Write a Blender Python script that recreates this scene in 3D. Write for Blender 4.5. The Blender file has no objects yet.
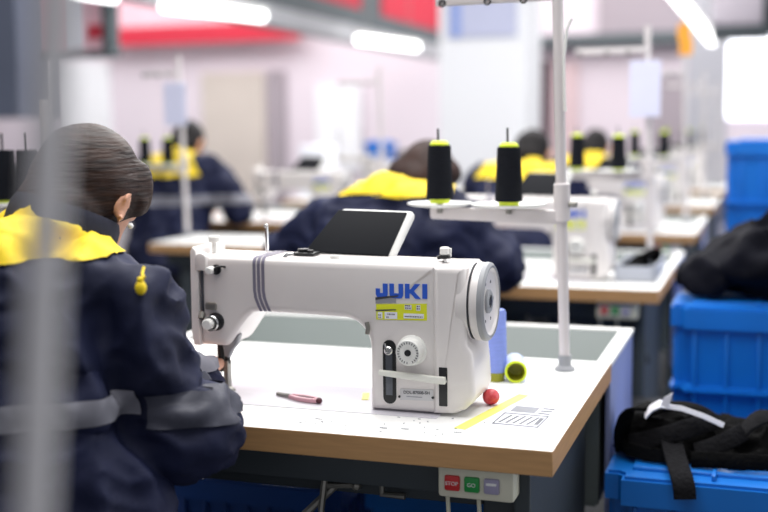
import bpy, bmesh, math, random
from mathutils import Vector, Matrix, noise
random.seed(7)
PI = math.pi
S = bpy.context.scene
COL = S.collection

# ------------------------------------------------------------------ camera
cd = bpy.data.cameras.new('camera'); cam = bpy.data.objects.new('camera', cd); COL.objects.link(cam)
YAW, PITCH, ROLL = 0.3277, 0.1130, -0.0105
f_ = Vector((-math.sin(YAW)*math.cos(PITCH), math.cos(YAW)*math.cos(PITCH), -math.sin(PITCH)))
r_ = Vector((math.cos(YAW), math.sin(YAW), 0)); u_ = r_.cross(f_)
rr = r_*math.cos(ROLL) + u_*math.sin(ROLL); uu = -r_*math.sin(ROLL) + u_*math.cos(ROLL)
M = Matrix((rr, uu, -f_)).transposed().to_4x4(); M.translation = Vector((0.2872, -1.605, 1.2343))
cam.matrix_world = M
cd.sensor_width = 36; cd.lens = 1127.84*36/768
cd.clip_start = 0.05; cd.clip_end = 100
cd.dof.use_dof = True; cd.dof.focus_distance = 1.83; cd.dof.aperture_fstop = 1.9
S.camera = cam

# ------------------------------------------------------------------ world, lamps, exposure
w = bpy.data.worlds.new('world'); S.world = w; w.use_nodes = True
bg = w.node_tree.nodes['Background']; bg.inputs[0].default_value = (0.93, 0.94, 1.0, 1); bg.inputs[1].default_value = 0.32
def area(name, loc, sx, sy, power, rot=(0, 0, 0), col=(1, 0.985, 0.97)):
    l = bpy.data.lights.new(name, 'AREA'); l.shape = 'RECTANGLE'; l.size = sx; l.size_y = sy; l.energy = power; l.color = col
    o = bpy.data.objects.new(name, l); COL.objects.link(o); o.location = loc; o.rotation_euler = rot
    return o
area('ceiling_lamps_front', (-0.4, 1.0, 2.9), 2.4, 3.6, 108)
area('ceiling_lamps_middle', (-1.8, 5.5, 3.4), 5.0, 4.0, 190)
area('ceiling_lamps_rear', (-4.5, 12.2, 4.2), 14.0, 4.0, 620)
area('daylight_right', (4.6, 3.0, 1.9), 5.0, 1.8, 110, (0, math.radians(80), 0), (0.95, 0.97, 1.0))
S.view_settings.view_transform = 'Standard'; S.view_settings.look = 'None'
S.view_settings.gamma = 1; S.view_settings.use_curve_mapping = False
S.view_settings.exposure = 0.35
S.cycles.use_denoising = True

# ------------------------------------------------------------------ materials
def lin(c):
    c = c/255
    return c/12.92 if c <= 0.04045 else ((c+0.055)/1.055)**2.4
MATS = {}
def mat(name, rgb, rough=0.5, metal=0.0, var=0.0, vscale=20, bump=0.0, bscale=60, emit=0, sheen=0, spec=0.5, stretch=None, var_rgb=None, trans=0, coat=0):
    if name in MATS: return MATS[name]
    m = bpy.data.materials.new(name); m.use_nodes = True
    nt = m.node_tree; b = nt.nodes['Principled BSDF']
    c = tuple(lin(x) for x in rgb)+(1,)
    b.inputs['Base Color'].default_value = c; b.inputs['Roughness'].default_value = rough
    b.inputs['Metallic'].default_value = metal; b.inputs['Specular IOR Level'].default_value = spec
    b.inputs['Sheen Weight'].default_value = sheen; b.inputs['Coat Weight'].default_value = coat
    b.inputs['Transmission Weight'].default_value = trans
    if emit:
        b.inputs['Emission Color'].default_value = c; b.inputs['Emission Strength'].default_value = emit
    if var or bump:
        tc = nt.nodes.new('ShaderNodeTexCoord'); mp = nt.nodes.new('ShaderNodeMapping')
        nt.links.new(tc.outputs['Object'], mp.inputs[0])
        if stretch: mp.inputs['Scale'].default_value = stretch
    if var:
        n = nt.nodes.new('ShaderNodeTexNoise'); n.inputs['Scale'].default_value = vscale; n.inputs['Detail'].default_value = 4
        nt.links.new(mp.outputs[0], n.inputs['Vector'])
        rp = nt.nodes.new('ShaderNodeValToRGB')
        c2 = tuple(lin(x) for x in var_rgb)+(1,) if var_rgb else tuple(x*(1-var) for x in c[:3])+(1,)
        rp.color_ramp.elements[0].position = 0.35; rp.color_ramp.elements[1].position = 0.65
        rp.color_ramp.elements[0].color = c2; rp.color_ramp.elements[1].color = c
        nt.links.new(n.outputs['Fac'], rp.inputs[0]); nt.links.new(rp.outputs[0], b.inputs['Base Color'])
    if bump:
        n = nt.nodes.new('ShaderNodeTexNoise'); n.inputs['Scale'].default_value = bscale; n.inputs['Detail'].default_value = 3
        nt.links.new(mp.outputs[0], n.inputs['Vector'])
        bm_ = nt.nodes.new('ShaderNodeBump'); bm_.inputs['Strength'].default_value = bump; bm_.inputs['Distance'].default_value = 0.01
        nt.links.new(n.outputs['Fac'], bm_.inputs['Height']); nt.links.new(bm_.outputs[0], b.inputs['Normal'])
    MATS[name] = m
    return m
ENAMEL = mat('white_enamel', (226, 221, 219), 0.32, var=0.03, vscale=8)
PLASTIC = mat('white_plastic', (232, 232, 228), 0.4, var=0.02, vscale=30)
GREYP = mat('grey_plastic', (150, 152, 156), 0.45, var=0.05, vscale=30)
STRIPE = mat('violet_grey_decal', (122, 118, 136), 0.5, var=0.05, vscale=60)
BLACK = mat('black_plastic', (22, 23, 26), 0.4, var=0.1, vscale=40)
SCREEN = mat('dark_screen', (20, 22, 27), 0.6, var=0.08, vscale=9, spec=0.12)
CHROME = mat('chrome', (205, 205, 205), 0.2, 1.0, var=0.05, vscale=30)
STEEL = mat('dull_steel', (150, 148, 142), 0.4, 0.8, var=0.1, vscale=30)
LAMINATE = mat('white_laminate', (240, 240, 238), 0.42, var=0.025, vscale=6)
EDGE = mat('brown_edge_band', (188, 145, 97), 0.55, var=0.12, vscale=14, stretch=(1, 1, 12))
TROUGH = mat('grey_green_sheet', (116, 125, 123), 0.5, var=0.04, vscale=6)
LAVENDER = mat('lavender_sheet', (150, 160, 205), 0.5, var=0.06, vscale=5)
SLATE = mat('slate_paint', (58, 66, 72), 0.55, var=0.1, vscale=8)
CREAM = mat('cream_plastic', (222, 220, 200), 0.45, var=0.03, vscale=20)
RED = mat('red_button', (205, 40, 45), 0.4, var=0.05, vscale=30)
GREEN = mat('green_button', (30, 150, 70), 0.4, var=0.05, vscale=30)
LILAC = mat('lilac_button', (165, 160, 190), 0.4, var=0.05, vscale=30)
WHITEINK = mat('white_ink', (240, 240, 240), 0.6, var=0.02)
BLUEINK = mat('blue_ink', (40, 92, 205), 0.45, var=0.03, vscale=50)
DARKINK = mat('dark_ink', (60, 62, 70), 0.6, var=0.1, vscale=80)
GREYINK = mat('grey_ink', (150, 152, 160), 0.6, var=0.1, vscale=80)
STICKY = mat('yellow_sticker', (226, 232, 40), 0.5, var=0.05, vscale=60)
TAPE = mat('yellow_tape', (244, 240, 120), 0.5, var=0.08, vscale=25)
PAPER = mat('white_paper', (235, 236, 245), 0.7, var=0.02, vscale=30)
LILACPAPER = mat('lilac_paper', (222, 224, 248), 0.7, var=0.03, vscale=10)
THREAD = mat('black_thread', (21, 24, 32), 0.75, var=0.3, vscale=40, spec=0.12, bump=0.6, bscale=60, stretch=(1, 1, 14))
LIME = mat('lime_plastic', (212, 232, 30), 0.4, var=0.05, vscale=30)
LIMEIN = mat('olive_plastic', (150, 150, 30), 0.5, var=0.1, vscale=30)
BLUETHREAD = mat('periwinkle_thread', (132, 152, 228), 0.65, var=0.1, vscale=40, bump=0.4, bscale=60, stretch=(1, 1, 14))
PALEBLUE = mat('pale_blue_thread', (190, 205, 240), 0.6, var=0.06, vscale=40)
STANDP = mat('pale_grey_paint', (212, 206, 206), 0.4, var=0.04, vscale=20)
NAVY = mat('navy_cloth', (21, 28, 62), 0.7, var=0.35, vscale=7, bump=0.4, bscale=14, spec=0.35)
NAVYDARK = mat('dark_navy_cloth', (18, 22, 46), 0.75, var=0.25, vscale=9, bump=0.25, bscale=22)
YELLOW = mat('yellow_cloth', (246, 214, 22), 0.65, var=0.06, vscale=9, bump=0.2, bscale=16)
REFLECT = mat('silver_reflective_tape', (128, 128, 138), 0.5, var=0.08, vscale=20)
TROUSER = mat('black_trousers', (28, 30, 40), 0.8, var=0.2, vscale=12)
SKIN = mat('skin', (226, 170, 142), 0.5, var=0.06, vscale=14)
HAIR = mat('dark_brown_hair', (58, 40, 33), 0.5, var=0.6, vscale=22, bump=0.4, bscale=26, stretch=(1.0, 0.7, 6), var_rgb=(33, 23, 21), spec=0.22)
HAIRB = mat('black_hair', (30, 27, 29), 0.55, spec=0.2, var=0.4, vscale=26, bump=0.5, bscale=30)
HAIRBR = mat('reddish_brown_hair', (56, 38, 34), 0.55, spec=0.2, var=0.4, vscale=26, bump=0.5, bscale=30)
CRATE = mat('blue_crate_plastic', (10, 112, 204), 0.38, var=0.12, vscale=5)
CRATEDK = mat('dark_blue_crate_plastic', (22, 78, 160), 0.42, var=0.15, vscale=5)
BLKCLOTH = mat('black_fabric', (10, 10, 11), 0.85, var=0.35, vscale=40, bump=0.4, bscale=120, spec=0.08)
BLKCLOTH2 = mat('charcoal_fabric', (25, 25, 28), 0.85, var=0.3, vscale=60, bump=0.4, bscale=150, spec=0.1)
DKGARM = mat('dark_garment_cloth', (11, 12, 22), 0.8, var=0.3, vscale=8, bump=0.3, bscale=20, spec=0.1)
PINK = mat('pink_plastic', (228, 172, 184), 0.4, var=0.05, vscale=40)
REDB = mat('red_foil', (196, 16, 36), 0.3, var=0.3, vscale=70, var_rgb=(226, 96, 104))  # pale blotches: white wrapper pattern, with glints painted into the colour
FLOOR = mat('grey_floor', (88, 90, 93), 0.4, var=0.1, vscale=1.5)
WALL = mat('mauve_wall_paint', (226, 215, 224), 0.8, var=0.03, vscale=1)
COLUMN = mat('white_column_paint', (243, 244, 248), 0.7, var=0.02, vscale=1)
BANNER = mat('red_banner_cloth', (196, 36, 60), 0.7, var=0.06, vscale=2)
BANNERPK = mat('pink_print', (238, 190, 202), 0.7, var=0.1, vscale=3)
BEAM = mat('slate_beam_paint', (84, 94, 98), 0.6, var=0.08, vscale=2)
BEAMLT = mat('grey_trunking_paint', (172, 174, 178), 0.5, var=0.05, vscale=2)
TUBE = mat('lit_tube', (255, 255, 255), 0.5, emit=3.5)
WINLIT = mat('daylit_window', (245, 248, 255), 0.5, emit=2.2)
PINKWALL = mat('pinkish_door_paint', (214, 190, 194), 0.7, var=0.04, vscale=2)
BEIGE = mat('beige_board', (206, 196, 188), 0.7, var=0.05, vscale=2)
GREYDOOR = mat('grey_mauve_paint', (164, 154, 162), 0.7, var=0.05, vscale=2)
MAROON = mat('dark_door_gap', (92, 66, 76), 0.8, var=0.3, vscale=4)  # darkness inside an open door gap, painted as a maroon panel
BLUEGREY = mat('blue_grey_column_paint', (112, 120, 140), 0.6, var=0.06, vscale=2)
ORANGE = mat('orange_cloth', (250, 170, 40), 0.6, var=0.1, vscale=12)
LEVER = mat('ivory_lever', (228, 228, 220), 0.4, var=0.02, vscale=20)
PLATE = mat('silver_name_plate', (205, 204, 206), 0.4, 0.2, var=0.05, vscale=60)

# ------------------------------------------------------------------ mesh helpers
BASE = {}
class MB:
    def __init__(s): s.v = []; s.f = []; s.m = []
    def add_bm(s, bm, mi=0, mx=None):
        o = len(s.v)
        bm.verts.ensure_lookup_table(); bm.verts.index_update()
        for v in bm.verts: s.v.append((mx @ v.co) if mx else v.co.copy())
        for f in bm.faces: s.f.append([o+v.index for v in f.verts]); s.m.append(mi)
        bm.free(); return s
    def box(s, c, d, bev=0.0, rot=(0, 0, 0), mi=0, seg=2):
        bm = bmesh.new(); bmesh.ops.create_cube(bm, size=1)
        for v in bm.verts: v.co = Vector((v.co.x*d[0], v.co.y*d[1], v.co.z*d[2]))
        if bev: bmesh.ops.bevel(bm, geom=bm.edges[:], offset=min(bev, min(d)*0.49), segments=seg, affect='EDGES', profile=0.5)
        R = Matrix.Translation(Vector(c)) @ Matrix.Rotation(rot[2], 4, 'Z') @ Matrix.Rotation(rot[1], 4, 'Y') @ Matrix.Rotation(rot[0], 4, 'X')
        return s.add_bm(bm, mi, R)
    def lohi(s, lo, hi, bev=0.0, mi=0):
        return s.box([(a+b)/2 for a, b in zip(lo, hi)], [abs(b-a) for a, b in zip(lo, hi)], bev, mi=mi)
    def lathe(s, prof, c, axis=(0, 0, 1), n=28, mi=0):
        q = Vector((0, 0, 1)).rotation_difference(Vector(axis).normalized()); c = Vector(c); o = len(s.v)
        rings = []
        for r, z in prof:
            if r < 1e-6: rings.append([len(s.v)]); s.v.append(c+q @ Vector((0, 0, z)))
            else:
                rg = []
                for i in range(n):
                    a = 2*PI*i/n; rg.append(len(s.v)); s.v.append(c+q @ Vector((r*math.cos(a), r*math.sin(a), z)))
                rings.append(rg)
        for A, B in zip(rings, rings[1:]):
            for i in range(n):
                j = (i+1) % n
                if len(A) == 1 and len(B) == 1: continue
                if len(A) == 1: s.f.append([A[0], B[j], B[i]])
                elif len(B) == 1: s.f.append([A[i], A[j], B[0]])
                else: s.f.append([A[i], A[j], B[j], B[i]])
                s.m.append(mi)
        return s
    def cyl(s, a, b, r, r2=None, n=20, bev=0.0, mi=0):
        a = Vector(a); b = Vector(b); L = (b-a).length; r2 = r if r2 is None else r2; e = min(bev, L*0.4)
        if e: pr = [(0, 0), (r-e, 0), (r, e), (r2, L-e), (r2-e, L), (0, L)]
        else: pr = [(0, 0), (r, 0), (r2, L), (0, L)]
        return s.lathe(pr, a, b-a, n, mi)
    def tube(s, pts, r, n=10, mi=0):
        pts = [Vector(p) for p in pts]; rs = r if isinstance(r, (list, tuple)) else [r]*len(pts); rings = []
        up = None
        for i, p in enumerate(pts):
            t = (pts[min(i+1, len(pts)-1)]-pts[max(i-1, 0)]).normalized()
            if up is None: up = t.orthogonal().normalized()
            up = (up-t*up.dot(t)).normalized(); sd = t.cross(up); rg = []
            for k in range(n):
                a = 2*PI*k/n; rg.append(len(s.v)); s.v.append(p+(up*math.cos(a)+sd*math.sin(a))*rs[i])
            rings.append(rg)
        for A, B in zip(rings, rings[1:]):
            for k in range(n):
                j = (k+1) % n; s.f.append([A[k], A[j], B[j], B[k]]); s.m.append(mi)
        s.f.append(rings[0][::-1]); s.m.append(mi); s.f.append(rings[-1]); s.m.append(mi)
        return s
    def prism(s, poly, y0, y1, bev=0.0, seg=3, plane='xz', mi=0):
        """polygon in (a,b) extruded along the third axis, rims rounded"""
        bm = bmesh.new()
        def pt(a, b, t): return {'xz': (a, t, b), 'xy': (a, b, t), 'yz': (t, a, b)}[plane]
        v0 = [bm.verts.new(pt(a, b, y0)) for a, b in poly]; v1 = [bm.verts.new(pt(a, b, y1)) for a, b in poly]
        c0 = bm.faces.new(v0); c1 = bm.faces.new(v1[::-1]); n = len(poly)
        for i in range(n): bm.faces.new((v0[(i+1) % n], v0[i], v1[i], v1[(i+1) % n]))
        bmesh.ops.recalc_face_normals(bm, faces=bm.faces[:])
        if bev:
            ed = [e for e in bm.edges if (c0 in e.link_faces or c1 in e.link_faces)]
            bmesh.ops.bevel(bm, geom=ed, offset=bev, segments=seg, affect='EDGES', profile=0.5)
        bmesh.ops.triangulate(bm, faces=[f for f in bm.faces if len(f.verts) > 4])
        return s.add_bm(bm, mi)
    def sphere(s, c, r, mi=0, n=16, rot=None):
        bm = bmesh.new(); bmesh.ops.create_uvsphere(bm, u_segments=n, v_segments=max(6, n*2//3), radius=1)
        rs = r if isinstance(r, (list, tuple)) else (r, r, r)
        X = Matrix.Translation(Vector(c)) @ (rot.to_4x4() if rot else Matrix()) @ Matrix.Diagonal((rs[0], rs[1], rs[2], 1))
        return s.add_bm(bm, mi, X)
    def ribbon(s, pts, width, thick, side, mi=0):
        """a flat band of cloth that follows pts; side = across direction (one or per point)"""
        pts = [Vector(p) for p in pts]; rings = []
        for i, p in enumerate(pts):
            t = (pts[min(i+1, len(pts)-1)]-pts[max(i-1, 0)]).normalized()
            sd = Vector(side[i] if isinstance(side, list) else side); sd = (sd-t*sd.dot(t)).normalized(); nn = t.cross(sd)
            o = len(s.v); prof = [(-.5, -.3), (-.46, -.5), (.46, -.5), (.5, -.3), (.5, .3), (.46, .5), (-.46, .5), (-.5, .3)]
            for a, b in prof: s.v.append(p+sd*a*width+nn*b*thick)
            rings.append(range(o, o+8))
        for A, B in zip(rings, rings[1:]):
            for k in range(8):
                j = (k+1) % 8; s.f.append([A[k], A[j], B[j], B[k]]); s.m.append(mi)
        s.f.append(list(rings[0])[::-1]); s.m.append(mi); s.f.append(list(rings[-1])); s.m.append(mi)
        return s
    def build(s, name, mats, parent=None, smooth=35, origin=None):
        root = parent
        while root is not None and root.parent is not None: root = root.parent
        off = Vector(BASE[root]) if root is not None else Vector(origin if origin else (0, 0, 0))
        me = bpy.data.meshes.new(name); me.from_pydata([tuple(v-off) for v in s.v], [], s.f)
        bm = bmesh.new(); bm.from_mesh(me); bmesh.ops.recalc_face_normals(bm, faces=bm.faces[:]); bm.to_mesh(me); bm.free()
        for m in (mats if isinstance(mats, (list, tuple)) else [mats]): me.materials.append(m)
        for p, mi in zip(me.polygons, s.m): p.material_index = mi; p.use_smooth = bool(smooth)
        if smooth: me.set_sharp_from_angle(angle=math.radians(smooth))
        o = bpy.data.objects.new(name, me); COL.objects.link(o)
        if parent is not None: o.parent = parent
        else: o.location = off; BASE[o] = off.copy()
        return o

def tag(o, label, cat, group=None):
    o['label'] = label; o['category'] = cat
    if group: o['group'] = group
    return o
def thing(name, label, cat, loc, group=None):
    o = bpy.data.objects.new(name, None); COL.objects.link(o); o.empty_display_size = 0.05; o.location = loc; BASE[o] = Vector(loc)
    return tag(o, label, cat, group)
def struct(mb, name, m, parent=None, smooth=0):
    o = mb.build(name, m, parent, smooth)
    if parent is None: o['kind'] = 'structure'
    return o
def dup(root, dloc, label, rotz=0):
    r = root.copy(); COL.objects.link(r); r.location = root.location+Vector(dloc); r['label'] = label
    r.rotation_euler.z += rotz; BASE[r] = r.location.copy()
    for ch in list(root.children):
        c = ch.copy(); COL.objects.link(c); c.parent = r
        for g in list(ch.children):
            d = g.copy(); COL.objects.link(d); d.parent = c
    return r
def arc(cx, cz, r, a0, a1, n=8, rz=None):
    return [(cx+r*math.cos(math.radians(a0+(a1-a0)*i/n)), cz+(rz or r)*math.sin(math.radians(a0+(a1-a0)*i/n))) for i in range(n+1)]
def text_mesh(txt, size, loc, rot=(PI/2, 0, 0), depth=0.0004, bold=0.0):
    cu = bpy.data.curves.new('lettering_curve', 'FONT'); cu.body = txt; cu.size = size; cu.extrude = depth; cu.align_x = 'CENTER'; cu.align_y = 'CENTER'
    cu.offset = bold
    o = bpy.data.objects.new('lettering_curve', cu); COL.objects.link(o)
    bpy.context.view_layer.update()
    me = bpy.data.meshes.new_from_object(o.evaluated_get(bpy.context.evaluated_depsgraph_get()))
    bpy.data.objects.remove(o); bpy.data.curves.remove(cu)
    R = Matrix.Translation(Vector(loc)) @ Matrix.Rotation(rot[2], 4, 'Z') @ Matrix.Rotation(rot[1], 4, 'Y') @ Matrix.Rotation(rot[0], 4, 'X')
    mb = MB(); mb.v = [R @ v.co for v in me.vertices]; mb.f = [list(p.vertices) for p in me.polygons]; mb.m = [0]*len(mb.f)
    bpy.data.meshes.remove(me)
    return mb

# --- organic shapes: overlapping tapered limbs fused into one skin
def capsule(mb, a, b, ra, rb, n=14, sq=None):
    a = Vector(a); b = Vector(b)
    mb.sphere(a, ra, n=n); mb.sphere(b, rb, n=n)
    mb.lathe([(0, 0), (ra, 0), (rb, (b-a).length), (0, (b-a).length)], a, b-a, n)
def fuse(mb, voxel, smooth_it=6, disp=None, seed=0):
    """one closed surface out of overlapping solids -> MB with that surface"""
    me = bpy.data.meshes.new('fuse'); me.from_pydata([tuple(v) for v in mb.v], [], mb.f)
    bm = bmesh.new(); bm.from_mesh(me); bmesh.ops.recalc_face_normals(bm, faces=bm.faces[:]); bm.to_mesh(me); bm.free()
    o = bpy.data.objects.new('fuse', me); COL.objects.link(o)
    r = o.modifiers.new('r', 'REMESH'); r.mode = 'VOXEL'; r.voxel_size = voxel; r.use_smooth_shade = True
    sm = o.modifiers.new('s', 'SMOOTH'); sm.factor = 0.6; sm.iterations = smooth_it
    bpy.context.view_layer.update()
    m2 = bpy.data.meshes.new_from_object(o.evaluated_get(bpy.context.evaluated_depsgraph_get()))
    bpy.data.objects.remove(o); bpy.data.meshes.remove(me)
    out = MB(); off = Vector((seed*3.7, seed*1.3, seed*2.1))
    for v in m2.vertices:
        p = v.co.copy()
        if disp:
            for amp, sc, st in disp:
                q = Vector((p.x*st[0], p.y*st[1], p.z*st[2]))*sc+off
                d = noise.noise(q); p += v.normal*amp*(1-2*abs(d)*1.6 if st[3] else d)
        out.v.append(p)
    out.f = [list(p.vertices) for p in m2.polygons]; out.m = [0]*len(out.f)
    bpy.data.meshes.remove(m2)
    return out
def cut(mb, planes, offset):
    """the piece of a cloth surface on the inner side of every plane, laid just over it"""
    bm = bmesh.new(); vs = [bm.verts.new(v) for v in mb.v]
    for f in mb.f: bm.faces.new([vs[i] for i in f])
    bm.normal_update()
    for v in bm.verts: v.co += v.normal*offset
    for p, n in planes:
        bmesh.ops.bisect_plane(bm, geom=bm.verts[:]+bm.edges[:]+bm.faces[:], plane_co=Vector(p), plane_no=Vector(n), clear_outer=True)
    return MB().add_bm(bm)

# ================================================================== THE SETTING
struct(MB().lohi((-16, -4, -0.1), (7, 16, 0)), 'floor', FLOOR)
struct(MB().lohi((-16, 15, 0), (7, 15.2, 4.4)), 'wall_back', WALL)
struct(MB().lohi((-16.2, -4, 0), (-16, 15.2, 4.4)), 'wall_left', WALL)
def wx(u, y=15.0):          # x on the back wall for a sight line, worked out once from the camera
    c = (u-384)/1127.84; d = rr*c + f_ + uu*((256-128)/1127.84)*0
    t = (y+1.605)/d.y; return 0.2872+d.x*t
def wz(u, v, y=15.0):
    d = rr*((u-384)/1127.84) - uu*((v-256)/1127.84) + f_
    t = (y+1.605)/d.y; return 1.2343+d.z*t
def panel(name, u0, v0, u1, v1, m, y=14.93, th=0.05, kind=None, lab=None, cat=None, group=None):
    x0, x1 = wx(u0, y), wx(u1, y); um = (u0+u1)/2
    z1, z0 = wz(um, v0, y), wz(um, v1, y)
    mb = MB().lohi((x0, y, z0), (x1, y+th, z1), 0.004)
    o = mb.build(name, m, None, 0, origin=((x0+x1)/2, y+th/2, z0))
    if kind: o['kind'] = kind
    if lab: tag(o, lab, cat, group)
    return o
# wall fittings
panel('door_1', 206, 72, 268, 205, BEIGE, kind='structure')
panel('door_2', 272, 70, 288, 205, GREYDOOR, kind='structure')
panel('door_3', 552, 62, 577, 200, PINKWALL, kind='structure')
panel('door_gap', 535, 60, 549, 200, MAROON, kind='structure')
panel('door_5', 648, 72, 683, 200, GREYDOOR, kind='structure')
panel('trim_1', 530, 33, 694, 44, BEAM, y=14.7, kind='structure', th=0.3)
panel('window_1', 62, 62, 116, 150, COLUMN, kind='structure')
panel('window_2', 722, 36, 800, 118, WINLIT, kind='structure')
panel('door_7', 318, 86, 362, 170, COLUMN, kind='structure')
panel('wall_banner', 100, 24, 304, 43, BANNER, y=14.6, th=0.04, lab='long red banner strip hung low across the left back wall', cat='banner')
panel('wall_banner', 112, -30, 300, 24, BANNERPK, y=14.7, th=0.04, lab='pale pink printed banner above the long red strip', cat='banner')
# twin beams running away at the left with red banners hung over them
mb = MB(); mb.lohi((-4.2, 4.0, 2.17), (-4.0, 14.4, 2.35), .01); struct(mb, 'trim_2', BEAMLT)
mb = MB(); mb.lohi((-4.3, 4.0, 2.36), (-4.02, 14.4, 2.54), .01); struct(mb, 'trim_3', BEAM)
def side_banner(y0, y1, z0, z1, label):
    tag(MB().lohi((-4.09, y0, z0), (-4.05, y1, z1), .005).build('hanging_banner', BANNER, None, 0, origin=(-4.07, (y0+y1)/2, z0)), label, 'banner')
side_banner(8.45, 10.45, 2.55, 3.4, 'red hanging banner over the grey beam, left of the narrow gap')
side_banner(11.2, 14.2, 2.55, 3.4, 'red hanging banner over the grey beam beside the white column')
mb = MB(); mb.lohi((-4.16, 10.5, 2.54), (-4.06, 11.15, 4.3), .01); struct(mb, 'trim_4', BEAM)
# white column and its poster
panel('column', 440, -160, 526, 240, COLUMN, y=8.9, th=0.7, kind='structure')
pp = panel('wall_poster', 448, -10, 516, 37, mat('lavender_poster', (196, 200, 226), 0.6, var=0.04, vscale=3), y=8.87, th=0.02, lab='lavender poster with a blue strip high on the white column', cat='poster')
x0 = wx(450, 8.86)
o = MB().lohi((wx(452, 8.86), 8.862, wz(456, 37, 8.86)), (wx(461, 8.86), 8.87, wz(456, -8, 8.86)), 0).build('blue_strip', mat('poster_blue', (142, 164, 224), 0.6, var=0.05, vscale=4), pp, 0)
panel('column', -30, -160, 27, 118, BLUEGREY, y=6.5, th=0.5, kind='structure').name = 'column_left'
panel('column_right', 684, -60, 722, 215, mat('pale_grey_column_paint', (206, 206, 214), .7, var=.03, vscale=1), y=12.0, th=0.5, kind='structure')
panel('door_6', 596, -60, 686, 33, GREYDOOR, y=14.9, kind='structure')
# hanging tube lamps
def tube_lamp(p0, p1, label, k=.86):
    cp = Vector((.2872, -1.605, 1.2343)); p0 = cp+(Vector(p0)-cp)*k; p1 = cp+(Vector(p1)-cp)*k; c = (p0+p1)/2
    t = thing('tube_lamp', label, 'ceiling lamp', c, 'hanging tube lamps')
    d = (p1-p0).normalized()
    MB().tube([p0+d*0.03, p1-d*0.03], 0.042, 14).build('tube', TUBE, t)
    MB().box(c+Vector((0, 0, 0.055)), (0.09, (p1-p0).length, 0.035), 0.008, (0, 0, math.atan2(-d.x, d.y))).build('housing', PLASTIC, t)
    mb = MB()
    for k in (0.15, 0.85):
        q = p0.lerp(p1, k); mb.cyl(q+Vector((0, 0, 0.07)), (q.x, q.y, 4.3), 0.006, n=8)
    mb.build('suspension_wire', STEEL, t)
    return t
tube_lamp((-4.62, 7.03, 2.29), (-4.29, 8.40, 2.3), 'long bright tube lamp over the red banner strip')
tube_lamp((-4.80, 4.9, 2.29), (-4.70, 6.45, 2.3), 'tube lamp cut by the top edge of the photo at upper left')
tube_lamp((-4.42, 11.33, 2.3), (-4.16, 12.96, 2.3), 'bright tube lamp just left of the white column')
tube_lamp((-0.50, 7.7, 2.33), (-0.436, 13.8, 2.30), 'bright tube lamp running away at upper right', .84)

# dark framed display board, upper left
def wp(u, v, d):
    q = rr*((u-384)/1127.84) - uu*((v-256)/1127.84) + f_
    return Vector((0.2872, -1.605, 1.2343)) + q*d
b0 = wp(105, 50, 8.0); b1 = wp(32, 50, 8.0)
t = thing('display_board', 'pink and white display board in a dark frame hanging at upper left', 'display board', ((b0.x+b1.x)/2, b0.y, b0.z))
MB().lohi((b1.x, b0.y, b0.z), (b0.x, b0.y+0.06, b0.z+0.75), 0.004).build('board', BANNERPK, t, 0)
mb = MB(); mb.lohi((b0.x, b0.y-0.03, b0.z-0.05), (b0.x+0.075, b0.y+0.08, b0.z+0.75), 0.004); mb.lohi((b1.x, b0.y-0.03, b0.z-0.05), (b0.x, b0.y+0.08, b0.z), 0.004); mb.build('frame', BEAM, t, 0)
r0 = wp(80, 38, 7.95); r1 = wp(103, 24, 7.95)
MB().lohi((r0.x, b0.y-0.012, r0.z), (r1.x, b0.y, r1.z), 0).build('red_patch', BANNER, t, 0)
r0 = wp(50, 48, 7.95); r1 = wp(74, -8, 7.95)
MB().lohi((r0.x, b0.y-0.01, r0.z), (r1.x, b0.y, r1.z), 0).build('white_patch', PAPER, t, 0)
mb = MB(); mb.cyl((b0.x-.02, b0.y+.03, b0.z+.7), (b0.x-.02, b0.y+.03, 4.3), .01, n=8); mb.cyl((b1.x+.1, b0.y+.03, b0.z+.7), (b1.x+.1, b0.y+.03, 4.3), .01, n=8); mb.build('hanger', STEEL, t)

# air unit upper right
a0 = wp(712, 27, 9.5); a1 = wp(764, -6, 9.5)
t = thing('air_unit', 'boxy pale air unit hanging in the upper right corner', 'air conditioner', ((a0.x+a1.x)/2, a0.y, a0.z))
MB().lohi((a0.x, a0.y-.1, a0.z), (a1.x, a0.y+.3, a1.z), 0.03).build('casing', mat('mauve_grey_casing', (176, 168, 178), .5, var=.05), t)
MB().lohi((a0.x-.02, a0.y+.3, a0.z-.06), (a1.x+.3, a0.y+.34, a1.z+.2), 0.01).build('back_frame', SLATE, t)
MB().lohi((a0.x, a0.y-.08, a0.z-.1), (a1.x+.06, a0.y+.3, a0.z), 0.01).build('tray', SLATE, t)
mb = MB()
for sx in (a0.x+.05, a1.x-.05): mb.cyl((sx, a0.y+.1, a1.z), (sx, a0.y+.1, 4.3), .012, n=8)
mb.build('hanger', STEEL, t)
a0 = wp(685, 55, 5.4); a1 = wp(685, 24, 5.4)
mb = MB(); mb.ribbon([a0, a0.lerp(a1, .3)+Vector((.006, 0, 0)), a0.lerp(a1, .7)+Vector((-.006, 0, 0)), a1], .062, .012, (1, 0, 0))
mb.cyl(a1, (a1.x, a1.y, 4.3), .004, n=6)
tag(mb.build('pennant', ORANGE, None, origin=a0), 'small orange pennant hanging beside the tube lamp at right', 'pennant')

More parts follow.
